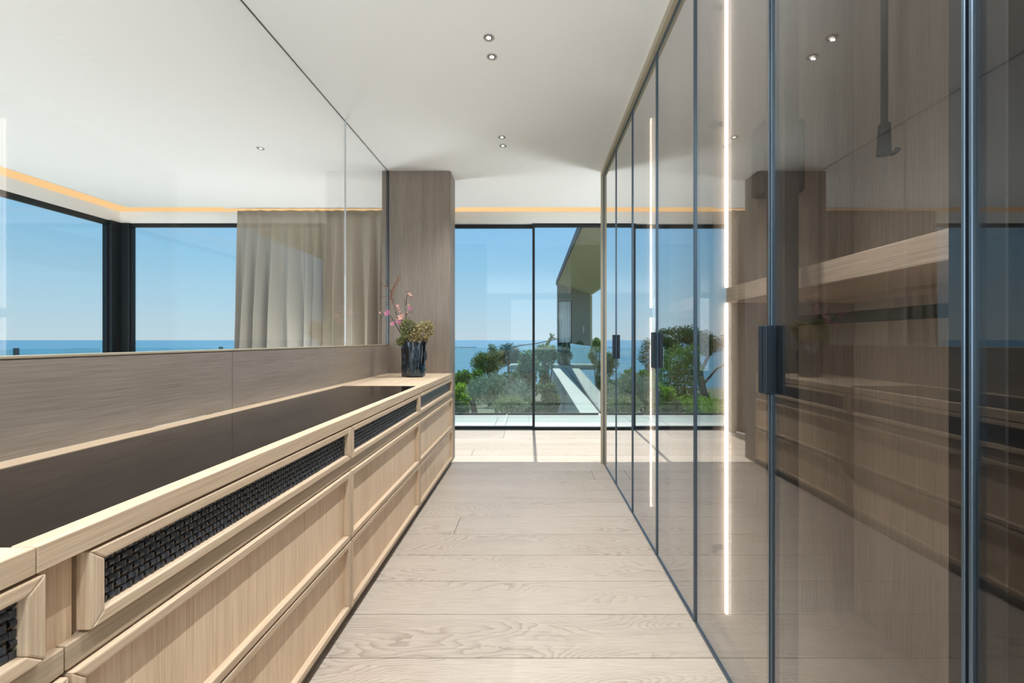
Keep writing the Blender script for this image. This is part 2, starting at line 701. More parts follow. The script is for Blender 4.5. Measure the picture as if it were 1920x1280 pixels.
def plank(x0, x1, y0, y1):
    g = 0.0015
    return box(x0 + g, x1 - g, y0 + g, y1 - g, -0.012, 0.0).build('plank', M['plank'], floor, bevel=0.0008, seg=1)


joints = {2.466: -0.457, 3.426: 0.50, 1.746: None}
for k in range(-9, 14):
    y0 = 1.506 + 0.24 * k
    y1 = y0 + 0.24
    if y0 > 3.6:
        xs = [-3.4, -1.2 + 0.3 * (k % 3), XR]
        if abs(y0 - 3.666) < 0.01:
            xs = [-3.4, 0.95, XR]
    else:
        xs = [XG, 0.66]
        if k == 4:
            xs = [XG, -0.457, 0.66]
        if k == 8:
            xs = [XG, 0.50, 0.66]
    for a, b in zip(xs, xs[1:]):
        plank(a, b, y0, y1)
for a, b in ((-3.4, -2.1), (-2.1, -0.34), (-0.34, 1.35), (1.35, XR)):
    plank(a, b, 4.866, YW - 0.05)
box(XL, -3.4, YB, YW - 0.05, -0.012, 0.0).build('floor_strip', M['subfloor'], floor)
box(-3.4, XG, YB, 3.666, -0.012, 0.0).build('floor_strip', M['subfloor'], floor)
box(0.66, XR, YB, 3.666, -0.012, 0.0).build('floor_strip', M['subfloor'], floor)
box(XG, 0.66, YB, 1.506 - 0.24 * 9, -0.012, 0.0).build('floor_strip', M['subfloor'], floor)

XCE, YCE = -4.66, 4.90          # edges of the dropped ceiling at the cove
# the dropped ceiling, open where the downlights sit
lights = [(-0.223, 2.153), (-0.221, 2.299), (-0.233, 3.213), (-0.235, 3.354), (-2.17, 3.40),
          (-0.223, 1.05), (-0.222, 1.20), (-2.17, 1.0), (-3.6, 0.4), (-2.17, -0.6), (-0.22, -0.2), (-0.22, -0.35)]
ceiling = box(XCE, XR, YB, YCE, CEIL, CEIL + 0.02).build('ceiling', M['paint'], kind='structure')
box(XL - 0.12, XR + 0.1, YB, YW + 0.12, 2.86, 3.1).build('ceiling_recess', M['paint'], kind='structure')
MB().box(XCE, XR, YCE, YCE + 0.012, CEIL, 2.86).box(XCE - 0.012, XCE, YB, YCE + 0.012, CEIL, 2.86).build('trim_1', M['paint'], kind='structure')
box(XL - 0.12, XR + 0.1, YW, YW + 0.12, HEAD, 2.86).build('wall_front', M['paint'], kind='structure')
box(XL - 0.12, XL, YB, YW, HEAD, 2.86).build('wall_left', M['paint'], kind='structure')
box(XR, XR + 0.1, YB, YW, 0.0, 2.86).build('wall_right', M['paint'], kind='structure')
MB().box(XL - 0.1, -4.9, YB - 0.1, YB, 0, 2.86).box(0.9, XR, YB - 0.1, YB, 0, 2.86).box(-4.9, 0.9, YB - 0.1, YB, 2.6, 2.86).build('wall_back', M['paint'], kind='structure')

# amber cove light along the front and the left wall
# c1
c1 = box(XL + 0.002, XR, YW - 0.014, YW - 0.001, 2.728, 2.80).build('cove_light', M['cove'])
tag(c1, 'amber cove light line running above the sliding windows ahead', 'light')
c2 = box(XL + 0.001, XL + 0.014, YB, YW - 0.02, 2.728, 2.80).build('cove_light', M['cove'])
tag(c2, 'amber cove light line running above the left side window', 'light')


# ------------------------------------------------------------------ windows
def front_window(name, panes, yoff):
    r = root(name, ((panes[0][0] + panes[-1][1]) / 2, YW, 0))
    for i, (x0, x1) in enumerate(panes):
        y = YW + 0.03 + yoff[i]
        fr = MB()
        fr.box(x0, x1, y - 0.022, y + 0.022, HEAD - 0.045, HEAD)
        fr.box(x0, x1, y - 0.022, y + 0.022, -0.01, 0.028)
        fr.box(x0, x0 + 0.03, y - 0.022, y + 0.022, 0.028, HEAD - 0.045)
        fr.box(x1 - 0.03, x1, y - 0.022, y + 0.022, 0.028, HEAD - 0.045)
        f = fr.build('window_frame', M['frame_dark'], r, bevel=0.002, seg=1)
        box(x0 + 0.03, x1 - 0.03, y - 0.006, y + 0.006, 0.028, HEAD - 0.045).build('pane', M['window_glass'], f)
    return r


front_window('window_1', [(-1.86, 0.026), (-0.006, XR)], [0.05, 0.0])
front_window('window_2', [(XL + 0.12, -3.58), (-3.60, -1.84)], [0.0, 0.05])
box(XL, XR, YW - 0.012, YW + 0.10, -0.02, -0.006).build('trim_2', M['frame_dark'], kind='structure')
# corner post
cp = MB()
cp.box(XL - 0.08, XL + 0.03, YW - 0.14, YW + 0.05, 0, HEAD)
cp.box(XL + 0.03, XL + 0.13, YW - 0.02, YW + 0.05, 0, HEAD)
cp = cp.build('window_post', M['frame_dark'], kind='structure', bevel=0.004)
cp['kind'] = 'structure'
box(XL + 0.03, XL + 0.036, YW - 0.10, YW - 0.085, 0.98, 1.18).build('latch', M['matt_black'], cp, bevel=0.002)
w3 = root('window_3', (XL, 2, 0))
edges = [YW - 0.14, 2.9, 0.6, -1.7, YB]
for a, b in zip(edges, edges[1:]):
    fr = MB()
    for y0, y1, z0, z1 in ((b, a, HEAD - 0.06, HEAD), (b, a, -0.01, 0.04), (a - 0.02, a, 0.04, HEAD - 0.06), (b, b + 0.02, 0.04, HEAD - 0.06)):
        fr.box(XL - 0.05, XL - 0.006, y0, y1, z0, z1)
    f = fr.build('window_frame', M['frame_dark'], w3, bevel=0.002, seg=1)
    box(XL - 0.034, XL - 0.022, b + 0.02, a - 0.02, 0.04, HEAD - 0.06).build('pane', M['window_glass'], f)

# ------------------------------------------------------------------ oak column at the end of the corridor
col = MB()
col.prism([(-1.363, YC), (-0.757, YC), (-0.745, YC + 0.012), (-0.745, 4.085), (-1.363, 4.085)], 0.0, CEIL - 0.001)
co = col.build('oak_column', M['oak_shaded_v'], bevel=0.003)
tag(co, 'full height oak clad column behind the vase', 'column')
box(XG - 0.011, XG + 0.011, YC - 0.006, YC + 0.001, 1.08, CEIL - 0.002).build('glass_channel', M['black_metal'], co, label='black channel holding the glass edge')

# ------------------------------------------------------------------ backsplash and glass partition
zb = 1.082
ZT_ = 0.821
for i, (a, b, lab) in enumerate(((1.861, YC - 0.001, 'grey oak backsplash panel next to the column, behind the vase'),
                                 (-0.6, 1.861, 'long grey oak backsplash panel nearest the camera, along the counter'))):
    t = thing('backsplash_panel', lab, 'panel', (XG, (a + b) / 2, 0.83))
    box(XG - 0.04, XG + 0.0, a + 0.0012, b - 0.0012, ZT_ + 0.001, zb - 0.008).build('board', M['oak_grey_y'], t, bevel=0.0015)
    box(XG - 0.04, XG + 0.003, a + 0.0012, b - 0.0012, zb - 0.008, zb).build('top_edge', M['champagne'], t, bevel=0.0015, label='pale metal edging')
for a, b, lab in ((2.979, YC - 0.007, 'narrow clear glass partition pane beside the oak column'),
                  (0.25, 2.975, 'long clear glass partition pane above the counter, left of the seam')):
    t = thing('glass_partition', lab, 'partition', (XG, (a + b) / 2, zb))
    box(XG - 0.006, XG + 0.006, a, b, zb + 0.001, CEIL - 0.003).build('pane', M['part_glass'], t)
    box(XG - 0.003, XG + 0.003, a, b, CEIL - 0.003, CEIL).build('ceiling_channel', M['black_metal'], t)

# ------------------------------------------------------------------ countertop
XF = -0.722
ZT = 0.821
ZU = 0.781
t = bpy.data.objects['glass_partition']
box(XG - 0.005, XG + 0.007, 2.9755, 2.9785, zb + 0.001, CEIL - 0.003).build('joint_glint', M['glint'], t, label='pale seal between two panes')  # pale strip paints in the highlight along the pane edges
t = thing('countertop', 'long oak countertop with smoked glass inset under the backsplash', 'countertop', (-1.0, 2.2, ZU))
yi0, yi1, xi0, xi1 = 0.632, 2.80, -1.245, -0.762
ya, yb = 0.622, YC - 0.001
box(xi1, XF, ya, yb, ZU, ZT).build('front_edge', M['oak_y'], t, bevel=0.002)
box(XG, xi0, ya, yb, ZU, ZT).build('back_edge', M['oak_y'], t)
box(xi0, xi1, yi1, yb, ZU, ZT).build('end_board', M['oak_y'], t)
box(xi0, xi1, ya, yi1, ZU, 0.795).build('tray', M['oak_y'], t)
box(xi0 + 0.001, xi1 - 0.001, ya + 0.002, yi1 - 0.001, 0.797, ZT - 0.0015).build('glass_inset', M['dark_glass'], t, label='smoked dark glass inset')
t2 = thing('countertop', 'plain oak countertop end nearest the camera at lower left', 'countertop', (-1.0, 0.0, ZU))
box(XG, XF, -0.6, ya - 0.0015, ZU, ZT).build('board', M['oak_y'], t2, bevel=0.002)


# ------------------------------------------------------------------ low drawer cabinets
def frame_ring(x0, x1, y0, y1, z0, z1, wy, wz):
    """mitred rails: two along Y, two upright"""
    out = []
    for (za, zc, s) in ((z0, z0 + wz, 1), (z1 - wz, z1, -1)):
        lo, hi = (0, wy) if s == 1 else (wy, 0)
        a = MB()
        out.append(('frame_rail', 'oak_y', a))
        a.hexa([(x0, y0 + lo, za), (x1, y0 + lo, za), (x1, y1 - lo, za), (x0, y1 - lo, za),
                (x0, y0 + hi, zc), (x1, y0 + hi, zc), (x1, y1 - hi, zc), (x0, y1 - hi, zc)])
    for (yc0, yc1, s) in ((y0, y0 + wy, 1), (y1 - wy, y1, -1)):
        b = MB()
        out.append(('frame_stile', 'oak_z', b))
        if s == 1:
            b.hexa([(x0, yc0, z0), (x1, yc0, z0), (x1, yc1, z0 + wz), (x0, yc1, z0 + wz),
                    (x0, yc0, z1), (x1, yc0, z1), (x1, yc1, z1 - wz), (x0, yc1, z1 - wz)])
        else:
            b.hexa([(x0, yc0, z0 + wz), (x1, yc0, z0 + wz), (x1, yc1, z0), (x0, yc1, z0),
                    (x0, yc0, z1 - wz), (x1, yc0, z1 - wz), (x1, yc1, z1), (x0, yc1, z1)])
    return out


def weave(x, y0, y1, z0, z1, py, pz):
    """over-and-under weave of flat strips, seen on its +X side"""
    mb = MB()
    ny = max(2, round((y1 - y0) / py))
    nz = max(2, round((z1 - z0) / pz))
    py, pz = (y1 - y0) / ny, (z1 - z0) / nz
    d = 0.0044

    def strip(pts, along, half):
        b = len(mb.v)
        for (u, off) in pts:
            for s in (-1, 1):
                if along == 'z':
                    mb.v.append((x + off, half[0] + s * half[1], u))
                else:
                    mb.v.append((x + off, u, half[0] + s * half[1]))
        for i in range(len(pts) - 1):
            q = (b + 2 * i, b + 2 * i + 1, b + 2 * i + 3, b + 2 * i + 2)
            mb.f.append(q if along == 'z' else q[::-1])
            mb.sm.append(True)
    for i in range(ny):
        yc = y0 + (i + 0.5) * py
        pts = []
        for j in range(nz):
            up = d if (i + j) % 2 == 0 else -d
            pts += [(z0 + (j + 0.1) * pz, up * 0.45), (z0 + (j + 0.3) * pz, up), (z0 + (j + 0.7) * pz, up), (z0 + (j + 0.9) * pz, up * 0.45)]
        pts[0] = (z0, pts[0][1])
        pts[-1] = (z1, pts[-1][1])
        strip(pts, 'z', (yc, py * 0.385))
    for j in range(nz):
        zc = z0 + (j + 0.5) * pz
        pts = []
        for i in range(ny):
            up = -d if (i + j) % 2 == 0 else d
            pts += [(y0 + (i + 0.1) * py, up * 0.45), (y0 + (i + 0.3) * py, up), (y0 + (i + 0.7) * py, up), (y0 + (i + 0.9) * py, up * 0.45)]
        pts[0] = (y0, pts[0][1])
        pts[-1] = (y1, pts[-1][1])
        strip(pts, 'y', (zc, pz * 0.395))
    return mb


XB = -0.742      # body front plane
XFR = -0.722     # frame front plane


def drawer(parent, y0, y1, z0, z1, kind):
    if kind == 'plain':
        wy, wz = 0.020, 0.022
        p = box(XB - 0.012, XB + 0.001, y0 + 0.012, y1 - 0.012, z0 + 0.01, z1 - 0.01).build('drawer', M['oak_v'], parent)
        parts = frame_ring(XB - 0.006, XFR, y0, y1, z0, z1, wy, wz)
    else:
        wy, wz = 0.024, 0.022
        m = M['copper'] if kind == 'woven' else M['reed']
        p = box(XB - 0.012, XB - 0.004, y0 + 0.012, y1 - 0.012, z0 + 0.01, z1 - 0.01).build('drawer', m, parent)
        if kind == 'woven':
            weave(XB + 0.0005, y0 + wy - 0.002, y1 - wy + 0.002, z0 + wz - 0.001, z1 - wz + 0.001, 0.0115, 0.0155).build('woven_grille', M['leather'], p, kind='stuff', label='woven dark strip grille')
        parts = frame_ring(XB - 0.006, XFR, y0, y1, z0, z1, wy, wz)
    for nm, mt, mb in parts:
        mb.build(nm, M[mt], p, bevel=0.003, seg=2)
    return p


def low_cabinet(y0, y1, label, top, yd0=None, yd1=None):
    t = thing('low_cabinet', label, 'cabinet', (-1.0, (y0 + y1) / 2, 0.0))
    yd0 = y0 if yd0 is None else yd0
    yd1 = y1 if yd1 is None else yd1
    g = 0.0012
    box(XG - 0.02, XB - 0.013, y0 + g, y1 - g, 0.05, ZU - 0.001).build('carcass', M['oak_v'], t)
    box(XB - 0.013, XB + 0.010, y0 + g, y1 - g, 0.602, 0.642).build('rail', M['oak_rail'], t, bevel=0.002)
    box(XG, XB - 0.005, y0, y1, 0.0, 0.048).build('plinth', M['oak_grey_y'], t)
    g2 = 0.003
    drawer(t, yd0 + g2, yd1 - g2, 0.647, 0.776, top)
    drawer(t, y0 + g2, y1 - g2, 0.330, 0.598, 'plain')
    drawer(t, y0 + g2, y1 - g2, 0.052, 0.324, 'plain')
    return t


lc = low_cabinet(-0.40, 0.668, 'low oak drawer cabinet at lower left corner, nearest the camera', 'woven', -0.40, 0.637)
box(XB - 0.013, XB - 0.004, 0.638, 0.690, 0.641, ZU - 0.001).build('filler_post', M['oak_v'], lc)
low_cabinet(0.668, 1.70, 'low oak drawer cabinet with the longest dark woven grille in view', 'woven', 0.694)
low_cabinet(1.70, 2.73, 'second from far end oak drawer cabinet with silvery looking woven grille', 'woven')
low_cabinet(2.73, YC - 0.003, 'farthest oak drawer cabinet with plain charcoal top drawer beside the column', 'charcoal')

# ------------------------------------------------------------------ tall glazed wardrobes
SEAMS = [3.852, 3.287, 2.745, 2.205, 1.686, 1.147, 0.627, 0.09, -0.45]
XBK = 1.25
ZD0, ZD1 = 0.012, 2.60


def wardrobe(yn, ym, yf, label, shelf, led, led2=True):
    """yn near end, ym where the two doors meet, yf far end"""
    t = thing('wardrobe', label, 'wardrobe', (0.95, ym, 0))
    g = 0.001
    box(XD + 0.055, XBK, yn + g, yf - g, 0.0, 0.062).build('bottom_panel', M['interior'], t)
    box(XD + 0.02, XBK, yn + g, yf - g, 2.56, 2.60).build('top_panel', M['interior'], t)
    box(XBK, XBK + 0.02, yn + g, yf - g, 0.0, 2.60).build('back_panel', M['interior'], t)
    box(XD + 0.055, XBK, yf - 0.026, yf - g, 0.062, 2.56).build('side_panel', M['interior'], t)
    box(XD + 0.055, XBK, yn + g, yn + 0.02, 0.062, 2.56).build('side_panel', M['interior'], t)
    box(0.617, XD + 0.012, yn, yf, 2.606, CEIL - 0.0005).build('head_trim', M['champagne'], t)
    yin0, yin1 = yn + 0.02, yf - 0.026
    for y0, y1, hinge in ((ym, yf, yf), (yn, ym, yn)):
        e = 0.0026
        d = box(XD - 0.003, XD + 0.003, y0 + e, y1 - e, ZD0, ZD1).build('door', M['door_glass'], t, label='bronze tinted mirror-like glass door')
        fr = MB()
        w = 0.0058
        for ya, yb_, za, zc in ((y0 + e, y0 + e + w, ZD0, ZD1), (y1 - e - w, y1 - e, ZD0, ZD1), (y0 + e + w, y1 - e - w, ZD0 - 0.006, ZD0 + 0.004), (y0 + e + w, y1 - e - w, ZD1 - 0.006, ZD1)):
            fr.box(XD - 0.008, XD + 0.006, ya, yb_, za, zc)
        fr.build('door_frame', M['alu'], d, bevel=0.001, seg=1)
        for sa, sb_ in ((y0 + e, y0 + 0.042), (y1 - 0.042, y1 - e)):
            box(XD + 0.005, XD + 0.045, sa, sb_, ZD0, ZD1).build('door_stile', M['dark_stile'], d, bevel=0.002, seg=1, label='dark inner door stile')
        for za, zc in ((ZD0, ZD0 + 0.04), (ZD1 - 0.04, ZD1)):
            box(XD + 0.005, XD + 0.045, y0 + 0.042, y1 - 0.042, za, zc).build('door_rail', M['dark_stile'], d, bevel=0.002, seg=1)
        # handle: a slim upright pull at the meeting edge
        ya, yb_ = (ym + 0.003, ym + 0.019) if y0 == ym else (ym - 0.019, ym - 0.003)
        h = MB()
        h.box(XD - 0.030, XD - 0.008, ya, yb_, 0.977, 1.161)
        h.build('handle', M['black_metal'], d, bevel=0.003, seg=2)
        s = 1 if hinge == yf else -1
        for hz in (1.935, 2.385, 0.30):
            hy = hinge - s * 0.03
            hb = MB()
            hb.box(XD + 0.03, XD + 0.060, min(hy, hy - s * 0.02), max(hy, hy - s * 0.02), hz, hz + 0.034)
            hb.box(XD + 0.060, XD + 0.088, min(hy, hy - s * 0.012), max(hy, hy - s * 0.012), hz + 0.012, hz + 0.030)
            hb.build('hinge', M['matt_black'], d, bevel=0.002, seg=1)
    if shelf:
        box(0.747, XBK - 0.001, yin0, yin1, 1.266, 1.323).build('shelf', M['shelf_wood'], t, bevel=0.002, label='thick pale oak shelf')
        r = box(0.985, 1.015, yin0, yin1, 1.176, 1.210).build('hanging_rail', M['matt_black'], t, bevel=0.004)
    if led:
        z = [(0.063, 1.264), (1.325, 2.53)] if shelf else [(0.063, 2.53)]
        for z0, z1 in z:
            if shelf and not led2:
                pass
            else:
                box(0.745, 0.755, yin0 + 0.0015, yin0 + 0.014, z0, z1).build('light_strip', M['led'], t, bevel=0.002, seg=1, label='glowing upright light strip')
            box(0.745, 0.755, yin1 - 0.014, yin1 - 0.0015, z0, z1).build('light_strip', M['led'], t, bevel=0.002, seg=1, label='glowing upright light strip')
    return t


wardrobe(2.745, 3.287, 3.852, 'farthest tall glass-door wardrobe, at the corridor end by the window', False, False)
wardrobe(1.686, 2.205, 2.745, 'middle tall glass-door wardrobe, second from the window', True, True)
wardrobe(0.627, 1.147, 1.686, 'tall glass-door wardrobe with bright shelf and wardrobe lift on the right', True, True)
wardrobe(-0.45, 0.09, 0.627, 'nearest tall glass-door wardrobe at the right edge', False, False)
ep = box(0.617, XBK + 0.02, YC + 0.0005, YC + 0.03, 0.0, CEIL - 0.001).build('end_panel', M['champagne'], bevel=0.002)
tag(ep, 'champagne end panel closing the wardrobe row by the window', 'panel')

# wardrobe lift: two housings, two arms, cross rail, pull rod with grip and hook
wl = thing('wardrobe_lift', 'black pull-down wardrobe lift with hanging rod behind the glass door', 'wardrobe lift', (0.95, 1.15, 1.62))
for yh0, yh1, arm in ((1.558, 1.658, 1.565), (0.649, 0.735, 0.73)):
    h = MB()
    h.prism([(0.845, yh0), (1.0, yh0), (1.0, yh1), (0.845, yh1)], 1.665, 1.935)
    hh = h.build('housing', M['matt_black'], wl, bevel=0.016, seg=3)
    box(0.86, 0.985, yh0 - 0.004 if yh0 > 1 else yh1, yh0 if yh0 > 1 else yh1 + 0.004, 1.69, 1.91).build('cover', M['dark_stile'], hh, bevel=0.002)
    MB().tube([(0.96, arm, 1.86), (0.96, arm, 2.28), (0.95, arm, 2.40)], 0.011, 8).build('arm', M['matt_black'], wl)
MB().tube([(0.95, 0.73, 2.40), (0.95, 1.565, 2.40)], 0.012, 10).build('cross_rail', M['matt_black'], wl)
rd = MB().tube([(0.95, 1.153, 2.392), (0.95, 1.153, 1.70)], 0.0085, 10).build('pull_rod', M['matt_black'], wl)
gp = MB()
gp.hexa([(0.934, 1.140, 1.618), (0.962, 1.140, 1.618), (0.962, 1.166, 1.618), (0.934, 1.166, 1.618),
         (0.939, 1.142, 1.708), (0.961, 1.142, 1.708), (0.961, 1.164, 1.708), (0.939, 1.164, 1.708)])
gp.build('grip', M['matt_black'], rd, bevel=0.005, seg=2)
MB().tube([(0.958, 1.153, 1.625), (0.972, 1.153, 1.625), (0.983, 1.153, 1.632), (0.986, 1.153, 1.638)], [0.006, 0.006, 0.006, 0.0075], 8).build('hook', M['matt_black'], rd)

# ------------------------------------------------------------------ downlights
DL = {0: 'nearest of the four downlights in line over the corridor', 1: 'second nearest of the four downlights over the corridor',
      2: 'third corridor downlight, ahead of the last one', 3: 'last corridor downlight, nearest the window',
      4: 'single round downlight seen through the glass partition at left'}
def downlight_parts(t, lx, ly):
    MB().lathe(lx, ly, [(0.0285, CEIL), (0.0285, CEIL - 0.0025), (0.0215, CEIL - 0.0025), (0.0205, CEIL)], 28, True).build('trim_ring', M['ring'], t)
    MB().lathe(lx, ly, [(0.0212, CEIL - 0.0022), (0.017, CEIL - 0.0012), (0.0125, CEIL - 0.0008)], 24).build('reflector', M['reflector'], t)
    MB().lathe(lx, ly + 0.004, [(0.0001, CEIL - 0.0016), (0.007, CEIL - 0.0015), (0.0125, CEIL - 0.0010), (0.0125, CEIL - 0.0002)], 20).build('bulb', M['bulb'], t)


for i, (lx, ly) in enumerate(lights):
    t = None
    if i in DL:
        t = thing('downlight', DL[i], 'light', (lx, ly, CEIL), 'recessed ceiling downlights')
        downlight_parts(t, lx, ly)
    d = bpy.data.lights.new('downlight_lamp', 'SPOT')
    d.energy = SPOT_W
    d.color = (0.95, 0.97, 1.0)
    d.spot_size = math.radians(125)
    d.spot_blend = 0.9
    d.shadow_soft_size = 0.004
    o = bpy.data.objects.new('downlight_lamp', d)
    if t:
        o.location = (0, 0, -0.012)
        o.parent = t
    else:
        o.location = (lx, ly, CEIL - 0.012)
    COL.objects.link(o)


# ------------------------------------------------------------------ curtain
def curtain():
    nx, nz = 420, 26
    xa, xb = -3.50, -1.05
    ph = np.cumsum(np.interp(np.linspace(0, 1, nx), [0, .15, .35, .5, .7, 1], [.17, .22, .27, .21, .30, .34]) * (1 + 0.35 * np.sin(np.linspace(0, 19, nx))))
    mb = MB()
    for j in range(nz):
        s = j / (nz - 1)
        z = 2.668 + (0.015 - 2.668) * s
        amp = 0.012 + 0.06 * min(1, s * 2.2)
        for i in range(nx):
            u = i / (nx - 1)
            x = xa + (xb - xa) * u - 0.13 * (1 - u) ** 6 * (0.25 + s) * 1.0
            x += 0.016 * math.sin(ph[i] * 2 + 0.6) * s + 0.02 * math.sin(u * 23 + s * 2.5) * s
            y = 5.10 + amp * (math.sin(ph[i] + 0.5 * s * math.sin(u * 17)) + 0.3 * math.sin(ph[i] * 0.47 + 2.0 * s))
            mb.v.append((x, y, z))
    for j in range(nz - 1):
        for i in range(nx - 1):
            a = j * nx + i
            mb.f.append((a, a + nx, a + nx + 1, a + 1))
            mb.sm.append(True)
    o = mb.build('curtain', M['curtain'])
    sd = o.modifiers.new('thickness', 'SOLIDIFY')
    sd.thickness = 0.002
    return tag(o, 'floor-length greige linen curtain gathered left of the oak column', 'curtain')


curtain()
box(-3.7, -0.9, 5.07, 5.13, 2.70, 2.73).build('trim_3', M['paint'], kind='structure')

# ------------------------------------------------------------------ vase and flowers on the counter
VX, VY = -0.965, 3.47


def vase_mesh():
    mb = MB()
    n = 72
    prof = [(0.0, 0.0), (0.86, 0.0), (0.95, 0.012), (0.99, 0.05), (0.97, 0.11), (1.0, 0.18), (0.98, 0.24), (1.0, 0.285), (0.97, 0.292), (0.9, 0.285), (0.88, 0.2), (0.88, 0.10), (0.0, 0.09)]
    for i, (r, z) in enumerate(prof):
        for k in range(n):
            th = 2 * math.pi * k / n
            lobe = 1 + 0.10 * math.cos(3 * th + 0.8) + 0.045 * math.sin(7 * th + 9 * z + math.sin(25 * z)) + 0.04 * math.sin(11 * th - 14 * z)
            rr = 0.084 * r * (lobe if r > 0.5 else 1)
            mb.v.append((VX + rr * math.cos(th) * 1.02, VY + rr * math.sin(th) * 0.85, ZT + 0.001 + z))
    for i in range(len(prof) - 1):
        for k in range(n):
            k2 = (k + 1) % n
            mb.f.append((i * n + k, i * n + k2, (i + 1) * n + k2, (i + 1) * n + k))
            mb.sm.append(True)
    return mb


vt = thing('vase', 'glossy blue-black rippled ceramic vase on the counter by the column', 'vase', (VX, VY, ZT))
vb = vase_mesh().build('body', M['vase'], vt)
sb = vb.modifiers.new('smooth', 'SUBSURF')
sb.levels = sb.render_levels = 1
MB().lathe(VX - 0.083, VY + 0.05, [(0.0, ZT + 0.001), (0.034, ZT + 0.001), (0.037, ZT + 0.06), (0.034, ZT + 0.14), (0.038, ZT + 0.22), (0.036, ZT + 0.278), (0.030, ZT + 0.28), (0.028, ZT + 0.2)], 24).build('side_lobe', M['vase'], vt)
MB().tube([(VX + 0.080, VY + 0.01, ZT + 0.13), (VX + 0.090, VY + 0.01, ZT + 0.145), (VX + 0.092, VY + 0.01, ZT + 0.18), (VX + 0.089, VY + 0.01, ZT + 0.205), (VX + 0.080, VY + 0.01, ZT + 0.215)], [0.008, 0.010, 0.010, 0.010, 0.008], 8).build('lug', M['vase'], vt)


def px(x, y, Y):
    """the point at depth Y seen at a photo pixel, used once to take a position off the photograph"""
    return ((x - 999) * Y / F, Y, EYE - (y - 637) * Y / F)


def petals(centers, size, n_each, spread, rs):
    c = np.repeat(np.asarray(centers, float), n_each, axis=0)
    c += rs.normal(0, spread, c.shape)
    return leaf_quads(c, size, size, rs)


def leaf_quads(c, length, width, rs, up=None, droop=0.0):
    n = len(c)
    d = rs.normal(0, 1, (n, 3))
    if up is not None:
        d = d * (1 - abs(up)) + np.array([0, 0, up]) * 1.2
    d /= np.linalg.norm(d, axis=1)[:, None]
    e = np.cross(d, rs.normal(0, 1, (n, 3)))
    e /= np.linalg.norm(e, axis=1)[:, None] + 1e-9
    L = length * (0.7 + 0.6 * rs.random(n))[:, None]
    W = width * (0.7 + 0.6 * rs.random(n))[:, None]
    q = np.empty((n, 4, 3))
    q[:, 0] = c - d * L / 2
    q[:, 1] = c + e * W / 2
    q[:, 2] = c + d * L / 2
    q[:, 3] = c - e * W / 2
    return q.reshape(-1, 3)


def hydrangea(name, label, blobs, mat, stem_to):
    t = thing(name, label, 'dried flower', (VX, VY, ZT + 0.12), 'dried hydrangeas in the vase')
    pts = []
    for (c, r, n) in blobs:
        v = rng.normal(0, 1, (n, 3))
        v /= np.linalg.norm(v, axis=1)[:, None]
        v *= (0.75 + 0.3 * rng.random(n))[:, None]
        pts.append(np.array(c) + v * r)
    pts = np.concatenate(pts)
    q = petals(pts, 0.0125, 4, 0.0045, rng)
    MB().quads(q, len(q) // 4).build('flower_head', mat, t, kind='stuff')
    MB().tube([stem_to, (np.array(stem_to) + np.array(blobs[0][0])) / 2 + np.array((0.004, 0, 0)), blobs[0][0]], 0.0035, 6).build('stem', M['twig'], t)
    return t


mouth = (VX, VY, ZT + 0.13)
hydrangea('dried_hydrangea', 'large round dried beige hydrangea head, right side of the vase', [(px(790, 622, 3.44), (0.075, 0.06, 0.075), 420), (px(802, 612, 3.46), (0.04, 0.04, 0.045), 130), (px(777, 630, 3.42), (0.05, 0.05, 0.05), 160)], M['dried'], (VX + 0.02, VY - 0.01, ZT + 0.12))
hydrangea('dried_hydrangea', 'greener dried hydrangea head, middle of the vase', [(px(765, 612, 3.42), (0.055, 0.05, 0.06), 300), (px(760, 628, 3.40), (0.035, 0.04, 0.045), 140)], M['dried_green'], (VX - 0.02, VY - 0.015, ZT + 0.12))
hydrangea('dried_hydrangea', 'small drooping green sprig over the left vase rim', [(px(752, 640, 3.42), (0.035, 0.03, 0.028), 130)], M['dried_green'], (VX - 0.03, VY + 0.01, ZT + 0.13))
hydrangea('dried_hydrangea', 'tiny loose beige sprig at far right of the bouquet', [(px(808, 622, 3.45), (0.022, 0.02, 0.03), 30)], M['dried'], (VX + 0.03, VY + 0.0, ZT + 0.13))


